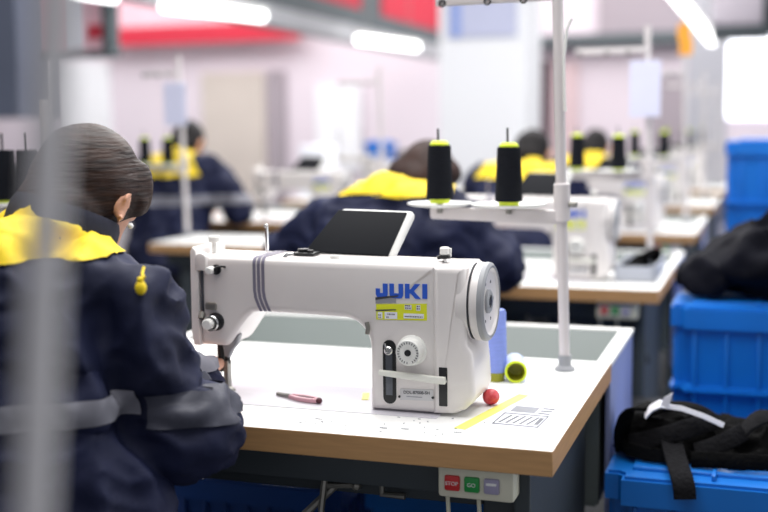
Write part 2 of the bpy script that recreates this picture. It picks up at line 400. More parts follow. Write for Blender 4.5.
# ================================================================== SEWING TABLE
TZ = 0.76
def make_table(x0, x1, y, label, full=True, trough=True, D=.66):
    t = thing('sewing_table', label, 'table', ((x0+x1)/2, y+.5, 0), 'white topped sewing tables')
    mb = MB(); mb.lohi((x0, y, TZ-.04), (x1, y+D, TZ), 0.002)
    o = mb.build('tabletop', [LAMINATE, EDGE], t, 20)
    for p in o.data.polygons:
        if abs(p.normal.z) < .5: p.material_index = 1
    if trough:
        tl, tr = x0+.23, x1-.03
        mb = MB()
        mb.prism([(y+D+.10, TZ-.300), (y+D+.10, TZ-.294), (y+1.032, TZ-.004), (y+1.04, TZ-.004)], tl, tr, plane='yz'); mb.lohi((tl, y+D, TZ-.30), (tr, y+D+.01, TZ-.042))  # far wall shaped with a slope so it catches light from above
        mb.lohi((tl-.01, y+D, TZ-.30), (tl, y+1.045, TZ-.002)); mb.lohi((tr, y+D, TZ-.30), (tr+.006, y+1.045, TZ-.002)); mb.lohi((tl, y+D, TZ-.305), (tr, y+D+.11, TZ-.295))
        ft = mb.build('fabric_trough', TROUGH, t, 0)
        mb = MB(); mb.lohi((tl-.03, y+1.035, TZ-.012), (x1, y+1.06, TZ), .002); mb.lohi((tr, y+D, TZ-.012), (x1, y+1.04, TZ), .002); mb.lohi((tl-.03, y+D, TZ-.012), (tl, y+1.04, TZ), .002)
        mb.build('rim', LAMINATE, ft, 0)
        MB().lohi((x1-.012, y+D+.002, TZ-.36), (x1-.002, y+1.058, TZ-.012), .002).build('side_panel', LAVENDER, t, 0)
    # underframe
    for lx in (x0+.12, x1-.10):
        MB().lohi((lx-.03, y+.10, 0.05), (lx+.03, y+.16, TZ-.04), .006).build('leg', SLATE, t)
        MB().lohi((lx-.03, y+.50, 0.05), (lx+.03, y+.56, TZ-.04), .006).build('leg', SLATE, t)
        MB().lohi((lx-.035, y+.05, 0.0), (lx+.035, y+.95, 0.05), .006).build('foot_bar', SLATE, t)
    MB().lohi((x0+.12, y+.50, .30), (x1-.10, y+.54, .36), .006).build('cross_bar', SLATE, t)
    MB().lohi((x0+.05, y+.06, TZ-.10), (x1-.16, y+.10, TZ-.042), .004).build('front_rail', SLATE, t)
    if full:
        MB().lohi((x1-.072, y+.06, .30), (x1-.045, y+.62, TZ-.042), .004).build('side_plate', SLATE, t, 0)
        MB().lohi((x1-.68, y+.12, TZ-.14), (x1-.13, y+.36, TZ-.045), .015).build('oil_pan', SLATE, t)
    # switch box under the front edge
    bx = x1-.125
    sb = MB().lohi((bx-.057, y+.02, TZ-.093), (bx+.063, y+.075, TZ-.042), .006).build('switch_box', CREAM, t)
    for k, (m, tx) in enumerate(((RED, 'STOP'), (GREEN, 'GO'), (LILAC, ''))):
        cx = bx-.033+k*.031
        MB().box((cx, y+.0185, TZ-.068), (.024, .008, .024), .003).build('button', m, sb)
        if tx: text_mesh(tx, .0085, (cx, y+.0142, TZ-.068)).build('lettering', WHITEINK, sb, 0)
        else:
            mb = MB(); mb.lohi((cx-.008, y+.014, TZ-.066), (cx+.008, y+.0146, TZ-.062)); mb.build('lettering', WHITEINK, sb, 0)
    mb = MB()
    for dx in (-.05, .0): mb.tube([(bx+dx, y+.05, TZ-.085), (bx+dx+.004, y+.05, TZ-.16), (bx+dx-.01, y+.08, TZ-.3), (bx+dx+.02, y+.14, .3)], .0035, 8)
    mb.build('cable', CREAM, t)
    return t
T1 = make_table(-1.20, 0.0, 0.0, 'large white sewing table with brown edge in the foreground')

# knee lifter and linkage rods below the table: parts of the table
mb = MB()
mb.tube([(-.40, .10, .66), (-.405, .09, .60), (-.385, .085, .50)], .006, 8); mb.tube([(-.385, .12, .64), (-.44, .10, .585), (-.47, .09, .5)], .007, 8)
mb.tube([(-.40, .1, .64), (-.35, .1, .645)], .005, 8); mb.sphere((-.345, .1, .645), .009)
mb.tube([(-.30, .1, .67), (-.30, .1, .635), (-.26, .1, .635)], .006, 8)
mb.build('knee_lifter', STEEL, T1)
mb = MB(); mb.tube([(-.09, .1, .69), (-.06, .09, .66), (-.05, .1, .58), (-.06, .12, .45)], .008, 8); mb.tube([(-.085, .13, .69), (-.075, .12, .62), (-.04, .13, .52)], .007, 8)
mb.build('power_cable', BLACK, T1)
MB().box((-.225, .10, .692), (.06, .06, .06), .012).build('bracket', GREYP, T1)

# markings on the tabletop (flat print)
lp = thing('instruction_label', 'white instruction label with grey line drawings on the table corner', 'label', (-.09, .19, TZ))
LR = Matrix.Translation((-.080, .190, 0)) @ Matrix.Rotation(-.06, 4, 'Z')
def flat(mb, a0, b0, a1, b1, z):
    mb.v += [LR @ Vector((a, b, z)) for a, b in ((a0, b0), (a1, b0), (a1, b1), (a0, b1))]; n = len(mb.v); mb.f.append([n-4, n-3, n-2, n-1]); mb.m.append(0)
mb = MB(); mb.box((0, 0, TZ+.0002), (.088, .150, .0004)); mb.v = [LR @ v for v in mb.v]; mb.build('sheet', PAPER, lp, 0)
mb = MB(); Z2 = TZ+.0006
flat(mb, -.032, .020, .010, .060, Z2); mb.build('grey_drawing', GREYINK, lp, 0)
mb = MB()
for a0, b0, a1, b1 in ((-.038, -.066, .038, -.060), (-.038, .004, .038, .010), (-.038, -.066, -.0355, .010), (.0355, -.066, .038, .010)): flat(mb, a0, b0, a1, b1, Z2)
for k in range(5):
    a = -.031+k*.0115
    for j in range(6): flat(mb, a+j*.0013, -.054+j*.0085, a+j*.0013+.0045, -.0455+j*.0085, Z2)
for k in range(3): flat(mb, .016, .018+k*.017, .036, .026+k*.017, Z2)
flat(mb, .027, -.050, .034, -.006, Z2)
mb.build('line_drawing', mat('mid_grey_ink', (112, 114, 122), .6, var=.1, vscale=60), lp, 0)
a = Vector((-.163, .082, TZ)); b = Vector((-.112, .335, TZ)); d = (b-a).normalized(); nrm = Vector((-d.y, d.x, 0))*.009
mb = MB(); mb.box((0, 0, 0), (.02, (b-a).length, .0006)); Rm = Matrix.Translation((a+b)/2+Vector((0, 0, .0004))) @ Matrix.Rotation(math.atan2(-d.x, d.y), 4, 'Z'); mb.v = [Rm @ v for v in mb.v]
tag(mb.build('tape_strip', TAPE, None, 0, origin=(a+b)/2), 'strip of yellow tape stuck on the table beside the red ball', 'tape')
mb = MB(); mb.box((-.377, .24, TZ+.0016), (.012, .05, .0008), rot=(0, 0, .3)); tag(mb.build('tape_strip', TAPE, None, 0, origin=(-.377, .24, TZ+.0012)), 'small scrap of yellow tape left of the machine pillar', 'tape')
for (x, y_) in ((-.30, .06), (-.27, .065), (-.41, .10), (-.18, .06), (-.35, .055)):
    pass

# ================================================================== SEWING MACHINE
FY = .150           # front face
def make_machine(label):
    t = thing('sewing_machine', label, 'sewing machine', (-.39, .21, TZ), 'white industrial sewing machines')
    MB().lohi((-.665, .13, TZ), (-.215, .31, TZ+.0010), .0004).build('bed_plate', mat('lilac_grey_bed', (208, 205, 213), .35, var=.03, vscale=20), t)
    P = [(-.655, 1.016), (-.222, 1.012), (-.218, 1.008), (-.218, .7625), (-.337, .7625)]
    P += arc(-.386, .868, .049, 0, 90, 10)
    P += [(-.54, .920), (-.553, .918), (-.564, .909), (-.578, .893), (-.600, .862), (-.607, .856), (-.655, .856)]
    body = MB().prism(P, FY, .262, .013, 4).build('body', ENAMEL, t, 40)
    # decal stripes round the arm
    for k in range(3):
        mb = MB(); xs = -.549+k*.0082; w = .0058
        poly = [(0, 1.000), (0, .958), (.002, .945), (.007, .932), (.012, .922)]
        for (d0, z0), (d1, z1) in zip(poly, poly[1:]):
            o = len(mb.v); mb.v += [Vector((xs+d0, FY-.0006, z0)), Vector((xs+d0+w, FY-.0006, z0)), Vector((xs+d1+w, FY-.0006, z1)), Vector((xs+d1, FY-.0006, z1))]; mb.f.append([o, o+1, o+2, o+3]); mb.m.append(0)
        pr = [(FY-.0006, 1.000)]+[(FY+.0131-.0137*math.cos(math.radians(a)), 1.0026+.0137*math.sin(math.radians(a))) for a in (10, 30, 50, 70, 90)]+[(.25, 1.0165)]
        for (ya, za), (yb, zb) in zip(pr, pr[1:]):
            o = len(mb.v); mb.v += [Vector((xs, ya, za)), Vector((xs+w, ya, za)), Vector((xs+w, yb, zb)), Vector((xs, yb, zb))]; mb.f.append([o, o+1, o+2, o+3]); mb.m.append(0)
        mb.build('decal_stripe', STRIPE, t, 0)
    # motor housing
    H = [(-.2265, 1.0095), (-.176, 1.010), (-.171, 1.005), (-.170, .880), (-.160, .868), (-.157, .84), (-.155, .80), (-.160, .785), (-.172, .773), (-.190, .765), (-.2265, .7625)]
    mh = MB().prism(H, FY-.004, .275, .012, 4).build('motor_housing', ENAMEL, t, 40)
    MB().lohi((-.2150, FY-.0055, .778), (-.2005, FY-.003, .843), .006).build('slot', BLACK, mh)
    MB().lohi((-.2215, FY-.0012, .768), (-.2205, FY+.001, 1.000)).build('seam', GREYINK, mh, 0)
    MB().lathe([(0, 0), (.062, 0), (.064, .003), (.064, .020), (0, .020)], (-.188, .207, .946), (1, 0, 0), 48).build('wheel_drum', ENAMEL, mh, 30)
    MB().cyl((-.168, .207, .946), (-.1665, .207, .946), .0635, n=48).build('seam', DARKINK, mh)
    # hand wheel
    hw = MB().lathe([(0, 0), (.060, 0), (.0645, .003), (.0655, .008), (.0645, .020), (.061, .025), (.056, .025), (.051, .021), (.026, .018), (0, .018)], (-.166, .207, .946), (1, 0, 0), 56).build('hand_wheel', ENAMEL, t, 30)
    MB().lathe([(.0657, .015), (.0660, .018), (.0650, .0225), (.0605, .0262), (.0570, .0258)], (-.166, .207, .946), (1, 0, 0), 56).build('rim_band', GREYP, hw)
    MB().lathe([(.020, .017), (.020, .022), (.017, .024), (.011, .024), (.011, .019), (0, .019)], (-.166, .207, .946), (1, 0, 0), 28).build('hub', GREYP, hw)
    MB().cyl((-.147, .207, .946), (-.141, .207, .946), .008, n=20, bev=.001).build('axle_bolt', BLACK, hw)
    mb = MB()
    for a in range(0, 360, 60): mb.cyl((-.149, .207+.036*math.cos(math.radians(a)), .946+.036*math.sin(math.radians(a))), (-.1465, .207+.036*math.cos(math.radians(a)), .946+.036*math.sin(math.radians(a))), .003, n=10)
    mb.build('wheel_screws', DARKINK, hw)
    # brand lettering
    y0, y1 = FY-.0008, FY+.0002
    mb = MB()
    def L(*pts, ox=0): mb.prism([(ox+a, .9535+b+(ox+.323)*.02) for a, b in pts], y0, y1)
    ox = -.3245
    L((0, .016), (0, .006), (.003, .001), (.008, 0), (.016, 0), (.019, .001), (.021, .006), (.021, .0245), (.0125, .0245), (.0125, .0085), (.0075, .0085), (.0075, .016), ox=ox)
    ox = -.3005
    L((0, .0245), (0, .006), (.002, .001), (.006, 0), (.0185, 0), (.022, .001), (.024, .006), (.024, .0245), (.016, .0245), (.016, .0085), (.008, .0085), (.008, .0245), ox=ox)
    ox = -.2735
    L((0, 0), (.008, 0), (.008, .0085), (.010, .0085), (.018, 0), (.0275, 0), (.0155, .0125), (.0265, .0245), (.0170, .0245), (.010, .0155), (.008, .0155), (.008, .0245), (0, .0245), ox=ox)
    ox = -.2435
    L((0, 0), (.0085, 0), (.0085, .0245), (0, .0245), ox=ox)
    mb.build('brand_lettering', BLUEINK, t, 0)
    # stickers
    def quad(mb, a, b, c, d, yy):
        o = len(mb.v); mb.v += [Vector((p[0], yy, p[1])) for p in (a, b, c, d)]; mb.f.append([o, o+1, o+2, o+3]); mb.m.append(0)
    st = MB().prism([(-.324, .917), (-.236, .919), (-.236, .947), (-.324, .943)], FY-.0006, FY).build('yellow_sticker', STICKY, t, 0)
    mb = MB(); quad(mb, (-.321, .919), (-.313, .919), (-.313, .930), (-.321, .930), FY-.0009); quad(mb, (-.309, .919), (-.287, .9195), (-.287, .931), (-.309, .9305), FY-.0009)
    quad(mb, (-.276, .921), (-.241, .922), (-.241, .930), (-.276, .9295), FY-.0009); quad(mb, (-.274, .936), (-.262, .936), (-.262, .944), (-.274, .944), FY-.0009); quad(mb, (-.254, .935), (-.247, .935), (-.247, .9445), (-.254, .944), FY-.0009)
    mb.build('white_field', PAPER, st, 0)
    mb = MB(); rnd = random.Random(3)
    for (xa, xb, zz) in ((-.320, -.314, .921), (-.320, -.314, .925), (-.306, -.300, .922), (-.304, -.290, .927), (-.274, -.243, .9245), (-.273, -.263, .9385), (-.273, -.264, .9425), (-.253, -.248, .938), (-.253, -.248, .942)):
        x = xa
        while x < xb-.001:
            wv = rnd.uniform(.001, .0026); quad(mb, (x, zz-.001), (min(x+wv, xb), zz-.001), (min(x+wv, xb), zz+.0012), (x, zz+.001), FY-.0012); x += wv+.001
    mb.build('small_print', DARKINK, st, 0)
    g = MB().prism([(-.325, .944), (-.289, .9465), (-.289, .9585), (-.325, .9535)], FY-.0008, FY).build('grey_sticker', GREYINK, t, 0)
    mb = MB(); quad(mb, (-.325, .950), (-.285, .9575), (-.285, .9595), (-.325, .9545), FY-.0011); quad(mb, (-.325, .931), (-.289, .934), (-.289, .936), (-.325, .9335), FY-.0011); mb.build('dark_edge', DARKINK, g, 0)
    # bobbin slot and knob
    sl = MB().prism([(p[0], p[1]) for p in arc(-.3015, .872, .0115, 0, 180, 10)+arc(-.3015, .7865, .0115, 180, 360, 10)], FY-.001, FY+.0005).build('stitch_slot', BLACK, t, 0)
    MB().lohi((-.308, FY-.0025, .790), (-.296, FY-.001, .862), .001).build('scale_plate', mat('slot_steel', (92, 96, 104), .4, .5, var=.2, vscale=60), sl)
    MB().cyl((-.3005, FY-.012, .867), (-.3005, FY, .867), .0075, n=18, bev=.002).build('adjusting_knob', CHROME, sl)
    MB().box((-.3035, FY-.012, .872), (.004, .006, .016), .001, (0, -.3, 0)).build('pointer', CHROME, sl)
    # dial
    dl = MB().lathe([(0, 0), (.0255, 0), (.0255, .004), (.0225, .006), (.0215, .022), (.020, .024), (0, .024)], (-.262, FY, .868), (0, -1, 0), 40).build('stitch_dial', PLASTIC, t, 30)
    MB().cyl((-.262, FY-.0255, .868), (-.262, FY-.0235, .868), .0055, n=20).build('dial_centre', BLACK, dl)
    mb = MB()
    for k in range(22):
        a = math.radians(-60+k*15.5); c = Vector((-.262+.0165*math.cos(a), FY-.0245, .868+.0165*math.sin(a)))
        mb.box(c, (.0035, .0008, .001), rot=(0, -a, 0))
    mb.build('dial_marks', DARKINK, dl, 0)
    # reverse lever
    MB().prism([(-.318, .829), (-.316, .825), (-.215, .8165), (-.203, .8165), (-.201, .820), (-.203, .828), (-.216, .8285), (-.316, .8335)], FY-.014, FY-.003, .002, 2).build('reverse_lever', LEVER, t)
    MB().tube([(-.340, FY-.004, .912), (-.337, FY-.006, .903), (-.339, FY-.004, .893)], .004, 8).build('release_lever', STEEL, t)
    # name plate
    pl = MB().prism([(-.283, .783), (-.226, .785), (-.226, .804), (-.283, .802)], FY-.001, FY).build('name_plate', PLATE, t, 0)
    text_mesh('DDL-8700B-SH', .0072, (-.2545, FY-.0013, .797), (PI/2, -.035, 0), .0002, .0001).build('lettering', DARKINK, pl, 0)
    MB().lohi((-.272, FY-.0013, .789), (-.245, FY-.001, .7905)).build('small_print', GREYINK, pl, 0)
    mb = MB(); mb.cyl((-.2845, FY-.002, .7885), (-.2845, FY, .7885), .0022, n=12); mb.cyl((-.2265, FY-.002, .7905), (-.2265, FY, .7905), .0022, n=12); mb.build('screw', BLACK, pl)
    # face plate and threading hardware at the needle end
    MB().prism([(-.667, 1.024), (-.662, 1.031), (-.655, 1.024), (-.652, 1.00), (-.652, .857), (-.664, .857), (-.668, .88)], FY-.006, .258, .003, 2).build('face_plate', ENAMEL, t)
    mb = MB(); mb.lohi((-.648, FY-.004, .890), (-.6445, FY+.002, 1.000), .001); mb.build('take_up_slot', DARKINK, t, 0)
    MB().prism(arc(-.646, 1.010, .011, 0, 180, 10)+[(-.657, .99), (-.635, .99)], FY-.008, FY+.01, .003, 2).build('take_up_cover', ENAMEL, t)
    k1 = MB().lathe([(0, 0), (.009, 0), (.009, .003), (.004, .004), (.004, .012), (0, .012)], (-.618, FY, .992), (0, -1, 0), 18).build('thread_tension', BLACK, t)
    MB().cyl((-.624, FY-.022, .992), (-.624, FY-.004, .992), .0068, n=18, bev=.002).build('knob', PLASTIC, k1)
    MB().tube([(-.618, FY-.010, .992), (-.612, FY-.012, .998), (-.603, FY-.010, .999), (-.602, FY, .997)], .002, 8).build('spring', BLACK, k1)
    k2 = MB().lathe([(0, 0), (.016, 0), (.016, .003), (.012, .005), (.012, .010), (0, .010)], (-.622, FY, .900), (0, -1, 0), 24).build('thread_tension', BLACK, t)
    MB().cyl((-.626, FY-.030, .899), (-.626, FY-.008, .899), .0095, n=18, bev=.002).build('knob', PLASTIC, k2)
    MB().lathe([(.0105, .010), (.0135, .013), (.0105, .016), (.0135, .019)], (-.624, FY, .899), (0, -1, 0), 20).build('disc', CHROME, k2)
    MB().lohi((-.640, FY-.007, .921), (-.618, FY-.001, .934), .003).build('thread_guide', STEEL, t)
    MB().cyl((-.648, FY-.006, .905), (-.648, FY, .915), .006, n=10).build('thread_guide', STEEL, t)
    MB().cyl((-.640, .2, .80), (-.640, .2, .857), .0065, n=14).build('needle_bar', BLACK, t)
    MB().cyl((-.627, .2, .815), (-.627, .2, .857), .0055, n=14).build('presser_bar', BLACK, t)
    MB().cyl((-.640, .2, .764), (-.640, .2, .80), .001, n=8).build('needle', CHROME, t)
    MB().prism([(-.650, .764), (-.615, .764), (-.617, .768), (-.623, .772), (-.623, .82), (-.632, .82), (-.632, .772), (-.645, .768)], .192, .208, .001).build('presser_foot', STEEL, t)
    MB().prism([(-.622, .858), (-.596, .878), (-.588, .874), (-.592, .858), (-.603, .846), (-.610, .832), (-.618, .834)], .17, .185, .003).build('presser_lifter', GREYP, t)
    # things standing up from the arm
    mb = MB(); mb.cyl((-.642, .19, 1.014), (-.642, .19, 1.038), .0045, n=12); mb.cyl((-.642, .19, 1.036), (-.642, .19, 1.047), .0105, n=18, bev=.002); mb.build('pressure_screw', PLASTIC, t)
    mb = MB(); mb.cyl((-.560, .235, 1.012), (-.5605, .235, 1.062), .0032, n=10); mb.sphere((-.5605, .235, 1.062), .004); mb.build('spool_pin', CHROME, t)
    mb = MB(); mb.lohi((-.492, .19, 1.015), (-.452, .225, 1.0205), .002); mb.cyl((-.478, .208, 1.02), (-.478, .208, 1.026), .010, n=18); mb.cyl((-.462, .2, 1.02), (-.462, .2, 1.025), .006, n=14); mb.build('bobbin_winder', BLACK, t)
    mb = MB(); mb.tube([(-.500, .17, 1.012), (-.494, .172, 1.019), (-.482, .175, 1.021)], .0035, 8); mb.build('winder_lever', CHROME, t)
    mb = MB(); mb.cyl((-.408, .18, 1.014), (-.408, .18, 1.019), .009, n=16); mb.build('oil_cap', PLASTIC, t)
    tg = MB().cyl((-.219, .2, 1.010), (-.219, .2, 1.018), .004, n=12).build('thread_tension_post', CHROME, t)
    mb = MB(); mb.cyl((-.219, .2, 1.017), (-.219, .2, 1.022), .0105, n=20); mb.cyl((-.231, .195, 1.018), (-.221, .2, 1.020), .0035, n=10); mb.build('disc', BLACK, tg)
    mb = MB(); mb.cyl((-.219, .2, 1.022), (-.219, .2, 1.036), .0085, n=20, bev=.002); mb.cyl((-.210, .2, 1.020), (-.2095, .2, 1.034), .0025, n=10); mb.build('knob', PLASTIC, tg)
    # operating panel leaning back on the arm
    pc = [Vector((-.488, .235, 1.015)), Vector((-.325, .235, 1.011)), Vector((-.303, .30, 1.090)), Vector((-.440, .30, 1.093))]
    n_ = (pc[1]-pc[0]).cross(pc[3]-pc[0]).normalized()
    if n_.y > 0: n_ = -n_
    def slab(P4, th, lift):
        bm = bmesh.new(); a = [bm.verts.new(p+n_*lift) for p in P4]; b = [bm.verts.new(p+n_*(lift-th)) for p in P4]
        bm.faces.new(a); bm.faces.new(b[::-1])
        for i in range(4): bm.faces.new((a[(i+1) % 4], a[i], b[i], b[(i+1) % 4]))
        bmesh.ops.recalc_face_normals(bm, faces=bm.faces[:])
        bmesh.ops.bevel(bm, geom=[e for e in bm.edges], offset=min(.008, th*.4), segments=3, affect='EDGES', profile=.5)
        return MB().add_bm(bm)
    pn = slab(pc, .022, 0).build('control_panel', PLASTIC, t)
    ins = [pc[0].lerp(pc[1], .0)+(pc[3]-pc[0])*.02, pc[0].lerp(pc[1], .955)+(pc[3]-pc[0])*.02, pc[3].lerp(pc[2], .945)-(pc[3]-pc[0])*.075, pc[3].lerp(pc[2], .0)-(pc[3]-pc[0])*.075]
    slab(ins, .004, .003).build('screen', SCREEN, pn)
    return t
M1 = make_machine('white industrial sewing machine in sharp focus on the foreground table')

# ================================================================== THREAD STAND AND CONES
PX, PY = -.078, .562
def make_stand(label, arm=-.27, trays=((-.247, .064), (-.108, .073)), lean=-.019, top=1.56):
    t = thing('thread_stand', label, 'thread stand', (PX, PY, TZ), 'thread stands on the tables')
    def px(z): return PX+lean*(z-TZ)/.71
    MB().cyl((PX, PY, TZ), (px(top), PY, top), .0105, n=20).build('pole', STANDP, t)
    MB().lathe([(0, 0), (.020, 0), (.020, .004), (.013, .010), (.0125, .03), (0, .03)], (PX, PY, TZ), (0, 0, 1), 24).build('base', GREYP, t)
    ax = px(1.07)
    cl = MB().cyl((ax+.001, PY, 1.052), (ax, PY, 1.125), .016, n=20, bev=.002).build('clamp', STANDP, t)
    MB().cyl((ax+.014, PY-.004, 1.085), (ax+.030, PY-.006, 1.085), .006, n=12, bev=.001).build('clamp_screw', STEEL, cl)
    MB().prism([(PX+arm+.004, 1.053), (PX+arm, 1.057), (PX+arm, 1.073), (PX+arm+.004, 1.077), (ax, 1.073), (ax, 1.046)], PY-.012, PY+.012, .003, 2).build('arm', STANDP, t)
    for dx, r in trays:
        c = (PX+dx, PY-.02, 1.076)
        tr = MB().lathe([(0, 0), (.010, 0), (r*.8, .004), (r, .0075), (r, .0105), (r*.8, .007), (.012, .005), (0, .005)], c, (0, 0, 1), 40).build('tray', PLASTIC, t)
        MB().cyl((PX+dx, PY-.02, 1.080), (PX+dx-.003, PY-.02, 1.232), .0022, n=10).build('spindle', BLACK, tr)
        MB().cyl((PX+dx, PY-.02, 1.066), (PX+dx, PY-.02, 1.088), .006, n=12).build('spindle_foot', STEEL, tr)
    if top > 1.4: MB().prism([(PX+arm+.012, 1.470), (PX+arm+.012, 1.492), (px(1.48), 1.492), (px(1.48), 1.472)], PY-.009, PY+.009, .003, 2).build('guide_arm', STANDP, t)
    for k, f in enumerate((.06, .42, .70) if top > 1.4 else ()):
        gx = PX+arm+.012+(px(1.48)-PX-arm)*f
        bm = MB(); n = 16; R1 = .006
        bm.tube([(gx+R1*math.cos(2*PI*i/n), PY-.011, 1.474+R1*math.sin(2*PI*i/n)) for i in range(n+1)], .0018, 8)
        bm.build('thread_eye', BLACK, t)
    return t
def make_cone(x, z, label, y=None, cap=True):
    y = PY-.02 if y is None else y
    t = thing('thread_cone', label, 'thread cone', (x, y, z), 'black cones of thread')
    MB().lathe([(0, .009), (.0265, .009), (.0268, .014), (.0226, .110), (.0216, .114), (0, .114)], (x, y, z), (0, 0, 1), 36).build('thread', THREAD, t, 50)
    mb = MB(); mb.lathe([(.004, 0), (.0195, 0), (.0205, .0095), (.004, .0095)], (x, y, z), (0, 0, 1), 28)
    mb.build('core_base', LIME, t)
    if not cap: return t
    mb = MB(); mb.lathe([(.004, .113), (.0195, .113), (.0185, .118), (.013, .123), (.004, .123)], (x, y, z), (0, 0, 1), 28); mb.build('core_cap', LIME, t)
    return t
S1 = make_stand('pale grey thread stand at the back of the foreground table')
C1 = make_cone(PX-.247, 1.0855, 'left cone of black thread on the nearest thread stand')
C2 = make_cone(PX-.108, 1.0815, 'right cone of black thread on the nearest thread stand')
# threads drawn up to the guide arm
def hang_paper(x, y, z0, z1, w, label):
    mb = MB(); mb.box((x, y, (z0+z1)/2), (w, .003, z1-z0), .001)
    tag(mb.build('paper_sheet', LILACPAPER, None, 0, origin=(x, y, z0)), label, 'paper sheet')

# ================================================================== SMALL THINGS ON THE TABLE
def wt(u, v, z=TZ):
    q = rr*((u-384)/1127.84) - uu*((v-256)/1127.84) + f_
    t = (z-1.2343)/q.z; return Vector((0.2872+q.x*t, -1.605+q.y*t, z))
# standing periwinkle cone
t = thing('thread_cone', 'tall periwinkle blue thread cone standing behind the hand wheel', 'thread cone', (-.187, .435, TZ))
MB().lathe([(0, .018), (.0215, .018), (.0195, .13), (.017, .135), (0, .135)], (-.187, .435, TZ), (0, 0, 1), 32).build('thread', BLUETHREAD, t)
MB().lathe([(0, 0), (.0165, 0), (.018, .019), (0, .019)], (-.187, .435, TZ), (0, 0, 1), 28).build('core_base', LIMEIN, t)
# lying spool with open lime end
c0 = Vector((-.146, .425, TZ+.021)); ax = Vector((-.02, .08, 0)).normalized()
t = thing('thread_spool', 'pale blue thread spool lying on its side showing its lime end', 'thread spool', (c0.x, c0.y, TZ))
MB().lathe([(.0185, 0), (.0208, .002), (.0205, .075), (.016, .08), (0, .08)], c0, ax, 30).build('thread', PALEBLUE, t)
MB().lathe([(.0205, -.003), (.021, .001), (.0175, .001), (.0165, -.003), (.0205, -.003)], c0, ax, 30).build('core_rim', LIME, t)
MB().lathe([(.017, -.001), (.013, .03), (0, .032)], c0, ax, 30).build('core_inside', LIMEIN, t)
# red ball
tag(MB().sphere((-.152, .250, TZ+.0138), (.0148, .0148, .0138), n=28).build('wrapped_sweet', REDB, None, origin=(-.152, .25, TZ)), 'small shiny red wrapped ball at the foot of the machine', 'sweet')
# thread snips
t = thing('thread_snips', 'pink thread snips lying on the table under the machine arm', 'snips', (-.485, .188, TZ))
pa = Vector((-.533, .206, TZ+.004)); pb = Vector((-.438, .170, TZ+.006)); d = (pb-pa).normalized(); sd = Vector((-d.y, d.x, 0))
for s_, nm in ((1, 'handle'), (-1, 'handle')):
    MB().ribbon([pa+d*.035+sd*.004*s_, pa+d*.06+sd*.009*s_, pa+d*.085+sd*.008*s_, pb+sd*.001*s_], .007, .006, (0, 0, 1)).build('handle', PINK, t)
    MB().ribbon([pa+sd*.0015*s_, pa+d*.02+sd*.003*s_, pa+d*.045+sd*.005*s_], .005, .0025, (0, 0, 1)).build('blade', STEEL, t)
mb = MB(); mb.box(pa+d*.068, (.03, .009, .006), .002, (0, 0, math.atan2(d.y, d.x))); mb.build('grip', mat('dark_red_plastic', (92, 40, 52), .5, var=.1), t)
mb = MB(); mb.sphere(pb, (.006, .006, .0055)); mb.build('pivot', mat('dark_red_plastic', (92, 40, 52)), t)
# lint specks on the table: one scatter
mb = MB(); rnd = random.Random(11)
for k in range(46):
    x, y_ = rnd.uniform(-.42, -.06), rnd.uniform(.02, .14)
    mb.box((x, y_, TZ+.0006), (rnd.uniform(.001, .005), rnd.uniform(.0006, .0016), .0008), rot=(0, 0, rnd.uniform(0, PI)))
for (x, y_) in ((-.285, .052), (-.250, .056), (-.405, .075), (-.165, .060)):
    for k in range(4): mb.box((x+k*.0032, y_, TZ+.0006), (.0024, .004, .0006), rot=(0, 0, .2))
lint = mb.build('lint_specks', GREYINK, None, 0, origin=(-.25, .08, TZ)); tag(lint, 'tiny grey lint specks scattered along the front of the white tabletop', 'lint'); lint['kind'] = 'stuff'

